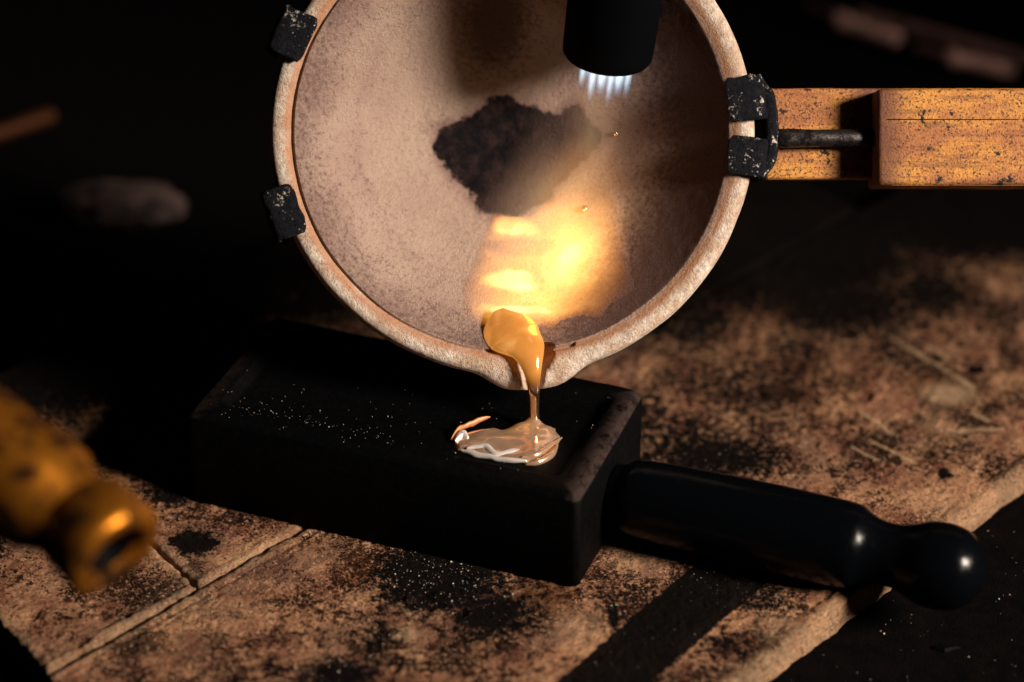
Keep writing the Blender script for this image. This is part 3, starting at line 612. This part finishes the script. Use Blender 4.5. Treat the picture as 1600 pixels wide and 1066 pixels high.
# stray prills in the dish
PR = m_metal('bright_metal_bead', (.75, .62, .48), .15, 1, dsc=2, damt=(.8, .9))
for i, (px, py, r, lab) in enumerate(((2.31, .13, .055, 'tiny round metal bead stuck to dish right of dark flux patch'), (1.62, -1.55, .085, 'small gold metal bead in the flame-lit part of the dish'))):
    c = surf(np.array(px), np.array(py), r * .8)
    o = lathe('metal_bead', c + FW * r, -FW, [(r - r * math.cos(t), r * math.sin(t)) for t in np.linspace(0, math.pi, 14)], PR, seg=20)
    tag(o, lab, 'metal bead', 'beads spattered in the crucible')

# ------------------------------------------------------------------ brass fitting in the foreground
BC = np.array([-6.90, -11.88, 5.98]); bd = np.array([.66, -.68, -.30]); bd /= np.linalg.norm(bd); k = .96
pd = np.array([.80, -.50, -.28]); pd /= np.linalg.norm(pd)
BRASS = m_metal('aged_brass', (.55, .20, .016), .40, .85, (.03, .010, .002), 1.4, (.40, .60))
fit = thing('brass_fitting', 'blurred brass pipe fitting with open end at the left edge', 'pipe fitting', BC)
lathe('collar', BC, bd, np.array([(-1.25, .5), (-1.2, .84), (-1.1, .98), (-.25, 1.02), (-.08, .98), (0, .88), (-.02, .66), (-.15, .58), (-1.2, .55), (-1.25, 0)]) * k, BRASS, fit, seg=56, bump=.05)
lathe('bore_shade', BC, bd, np.array([(-.9, 0), (-.9, .545), (-.22, .545), (-.22, .50), (-.86, .50), (-.86, 0)]) * k, GRAPH, fit, seg=40)  # black sleeve added inside the open end, for the hole's shade
lathe('pipe', BC - (bd * .75 + pd * .1) * k, -pd, np.array([(0, .0), (0, .80), (.25, .86), (.6, .9), (.9, 1.05), (1.4, 1.15), (4.5, 1.2), (7, 1.2), (7, 0)]) * k, BRASS, fit, seg=56, bump=.10)

# ------------------------------------------------------------------ blurred things behind
PINK = m_metal('old_steel', (.40, .22, .19), .5, .3, (.02, .015, .015), 2, (.45, .7))
def bgrod(name, a, b, r, lab, cat, mat, thread=False, group=None):
    a, b = np.array(a, float), np.array(b, float); L = np.linalg.norm(b - a)
    if thread:
        t = np.arange(0, L, .06); pr = [(0, 0)] + [(q, r + .06 * ((k % 2) * 2 - 1)) for k, q in enumerate(t)] + [(L, 0)]
    else: pr = [(0, 0), (0, r * .8), (.05, r), (L * .3, r), (L * .32, r * 1.25), (L * .45, r * 1.25), (L * .47, r), (L - .05, r), (L, r * .8), (L, 0)]
    o = lathe(name, a, b - a, pr, mat, seg=20); return tag(o, lab, cat, group)
bgrod('threaded_rod', (11.0, 24.6, -.25), (18.5, 19.3, -.25), .22, 'blurred threaded steel rod lying far back at upper right', 'rod', PINK, True)
bgrod('steel_punch', (9.3, 25.0, -.2), (12.0, 22.8, -.2), .26, 'short blurred steel tool left of the threaded rod', 'tool', PINK)
bgrod('steel_punch', (12.4, 22.2, -.3), (15.2, 20.7, -.3), .24, 'dim blurred steel tool between brass handle and threaded rod', 'tool', PINK)
bgrod('copper_rod', (-17, 14.8, -.3), (-13.4, 17.6, -.2), .24, 'blurred orange copper rod at the far left edge', 'rod', m_metal('worn_copper', (.085, .03, .011), .5, .8, (.08, .03, .02), 1.5))
bm = bmesh.new(); bmesh.ops.create_icosphere(bm, subdivisions=5, radius=1)
V = np.array([v.co[:] for v in bm.verts]); F = [[v.index for v in f.verts] for f in bm.faces]; bm.free()
V = V * (1 + (fbm(V, 1.4, 4, 90) - .5)[:, None] * .8) * np.array([1.9, 1.0, .62]) + np.array([-10.8, 12.2, -.25])
t = NT('pink_firebrick'); g = t.noise(1.5, 5, .7); t.bsdf(Base_Color=t.mix(t.map(g, .4, .6), (.075, .042, .037), (.006, .004, .004)), Roughness=.9, Normal=t.bump(g, .2, .8)); FB = t.m
tag(mk('firebrick_lump', V, F, FB, org=(-10.8, 12.2, -.7)), 'blurred pinkish firebrick lump in the dark left background', 'brick lump')
# shard on the bench at lower right
V = np.array([(8.75, -6.2, -.72), (9.05, -6.4, -.72), (9.5, -6.2, -.72), (9.25, -6.0, -.72), (8.8, -6.18, -.62), (9.05, -6.32, -.6), (9.42, -6.2, -.63), (9.2, -6.05, -.58)])
tag(mk('slag_shard', (V - [9.1, -6.2, -.72]) * [.8, .7, .5] + [9.1, -6.2, -.72], [[0, 1, 5, 4], [1, 2, 6, 5], [2, 3, 7, 6], [3, 0, 4, 7], [4, 5, 6, 7], [3, 2, 1, 0]], GRAPH, smooth=False), 'small dull shard on the dark bench at lower right', 'shard')

# ------------------------------------------------------------------ grit
def grit(name, pts, rad, mat, label):
    rad = np.minimum(rad, .026)
    base = np.array([(1, 1, 1), (-1, -1, 1), (-1, 1, -1), (1, -1, -1)], float); fb = np.array([[0, 1, 2], [0, 3, 1], [0, 2, 3], [1, 3, 2]])
    n = len(pts); A = rng.normal(size=(n, 3, 3)); Q, _ = np.linalg.qr(A)
    V = np.asarray(pts)[:, None] + np.einsum('kj,nji->nki', base, Q) * (np.asarray(rad) * .58)[:, None, None]
    Fc = (fb[None] + 4 * np.arange(n)[:, None, None]).reshape(-1, 3)
    o = mk(name, V.reshape(-1, 3), Fc, mat, smooth=False); return tag(o, label, 'grit', kind='stuff')
WH = m_plain('pale_grit', (.50, .42, .36), .6); DK = m_plain('black_grit', (.01, .008, .008), .8); TN = m_plain('tan_grit', (.42, .25, .15), .8)
def onmould(x, y): return MC + x * mx + y * my
P, Rd = [], []
for _ in range(150):
    x = rng.normal(-2.0, 1.4); y = rng.normal(-1.5, .45)
    if abs(x) > hx - .2 or abs(y) > hy - .12: continue
    P.append(onmould(x, y) + [0, 0, MH - (.2 if abs(y) < hy - .7 and abs(x) < hx - .7 else 0)]); Rd.append(abs(rng.normal(.005, .004)) + .004)
for _ in range(90):
    x = rng.uniform(-hx + .2, hx - .2); y = rng.uniform(-hy + .15, hy - .15)
    P.append(onmould(x, y) + [0, 0, MH - (.2 if abs(y) < hy - .7 and abs(x) < hx - .7 else 0)]); Rd.append(abs(rng.normal(.005, .005)) + .004)
grit('mould_grit', P, Rd, WH, 'pale specks of grit scattered over the black mould')
def onboard(u, v): return np.array([*(BO + u * BU + v * BV), 0.0])
P, Rd, P2, R2 = [], [], [], []
for _ in range(900):
    c = SOOT_SHADE[8] if rng.random() < .4 else SOOT_SHADE[rng.integers(6, 18)]
    P.append((c[0] + rng.normal(0, c[2] * .55), c[1] + rng.normal(0, c[3] * .55), .02)); Rd.append(rng.lognormal(-4.9, .65))
for _ in range(500): p = onboard(rng.uniform(-6.8, 14), rng.uniform(.2, 10)); P.append(p + [0, 0, .02]); Rd.append(rng.lognormal(-4.9, .65))
P = [p for p in np.array(P) if -.0 < (np.array(p[:2]) - BO) @ BV < 10.1]; Rd = Rd[:len(P)]
grit('board_grit', P, Rd, WH, 'pale specks of grit scattered on the fire boards')
for _ in range(2600): p = onboard(rng.uniform(-7, 14), rng.uniform(-8, 10)); P2.append(p + [0, 0, .02]); R2.append(rng.lognormal(-4.1, .7))
grit('charcoal_grit', P2, R2, DK, 'black charcoal crumbs scattered on the fire boards')
P, Rd = [], []
for _ in range(700):
    x, y = rng.uniform(3, 14), rng.uniform(-12, 3)
    if ((np.array([x, y]) - BO) @ BV) < 10.3: continue
    P.append((x, y, -.73)); Rd.append(rng.lognormal(-4.9, .65))
grit('bench_grit', P, Rd, WH, 'pale specks of grit on the dark bench at lower right')
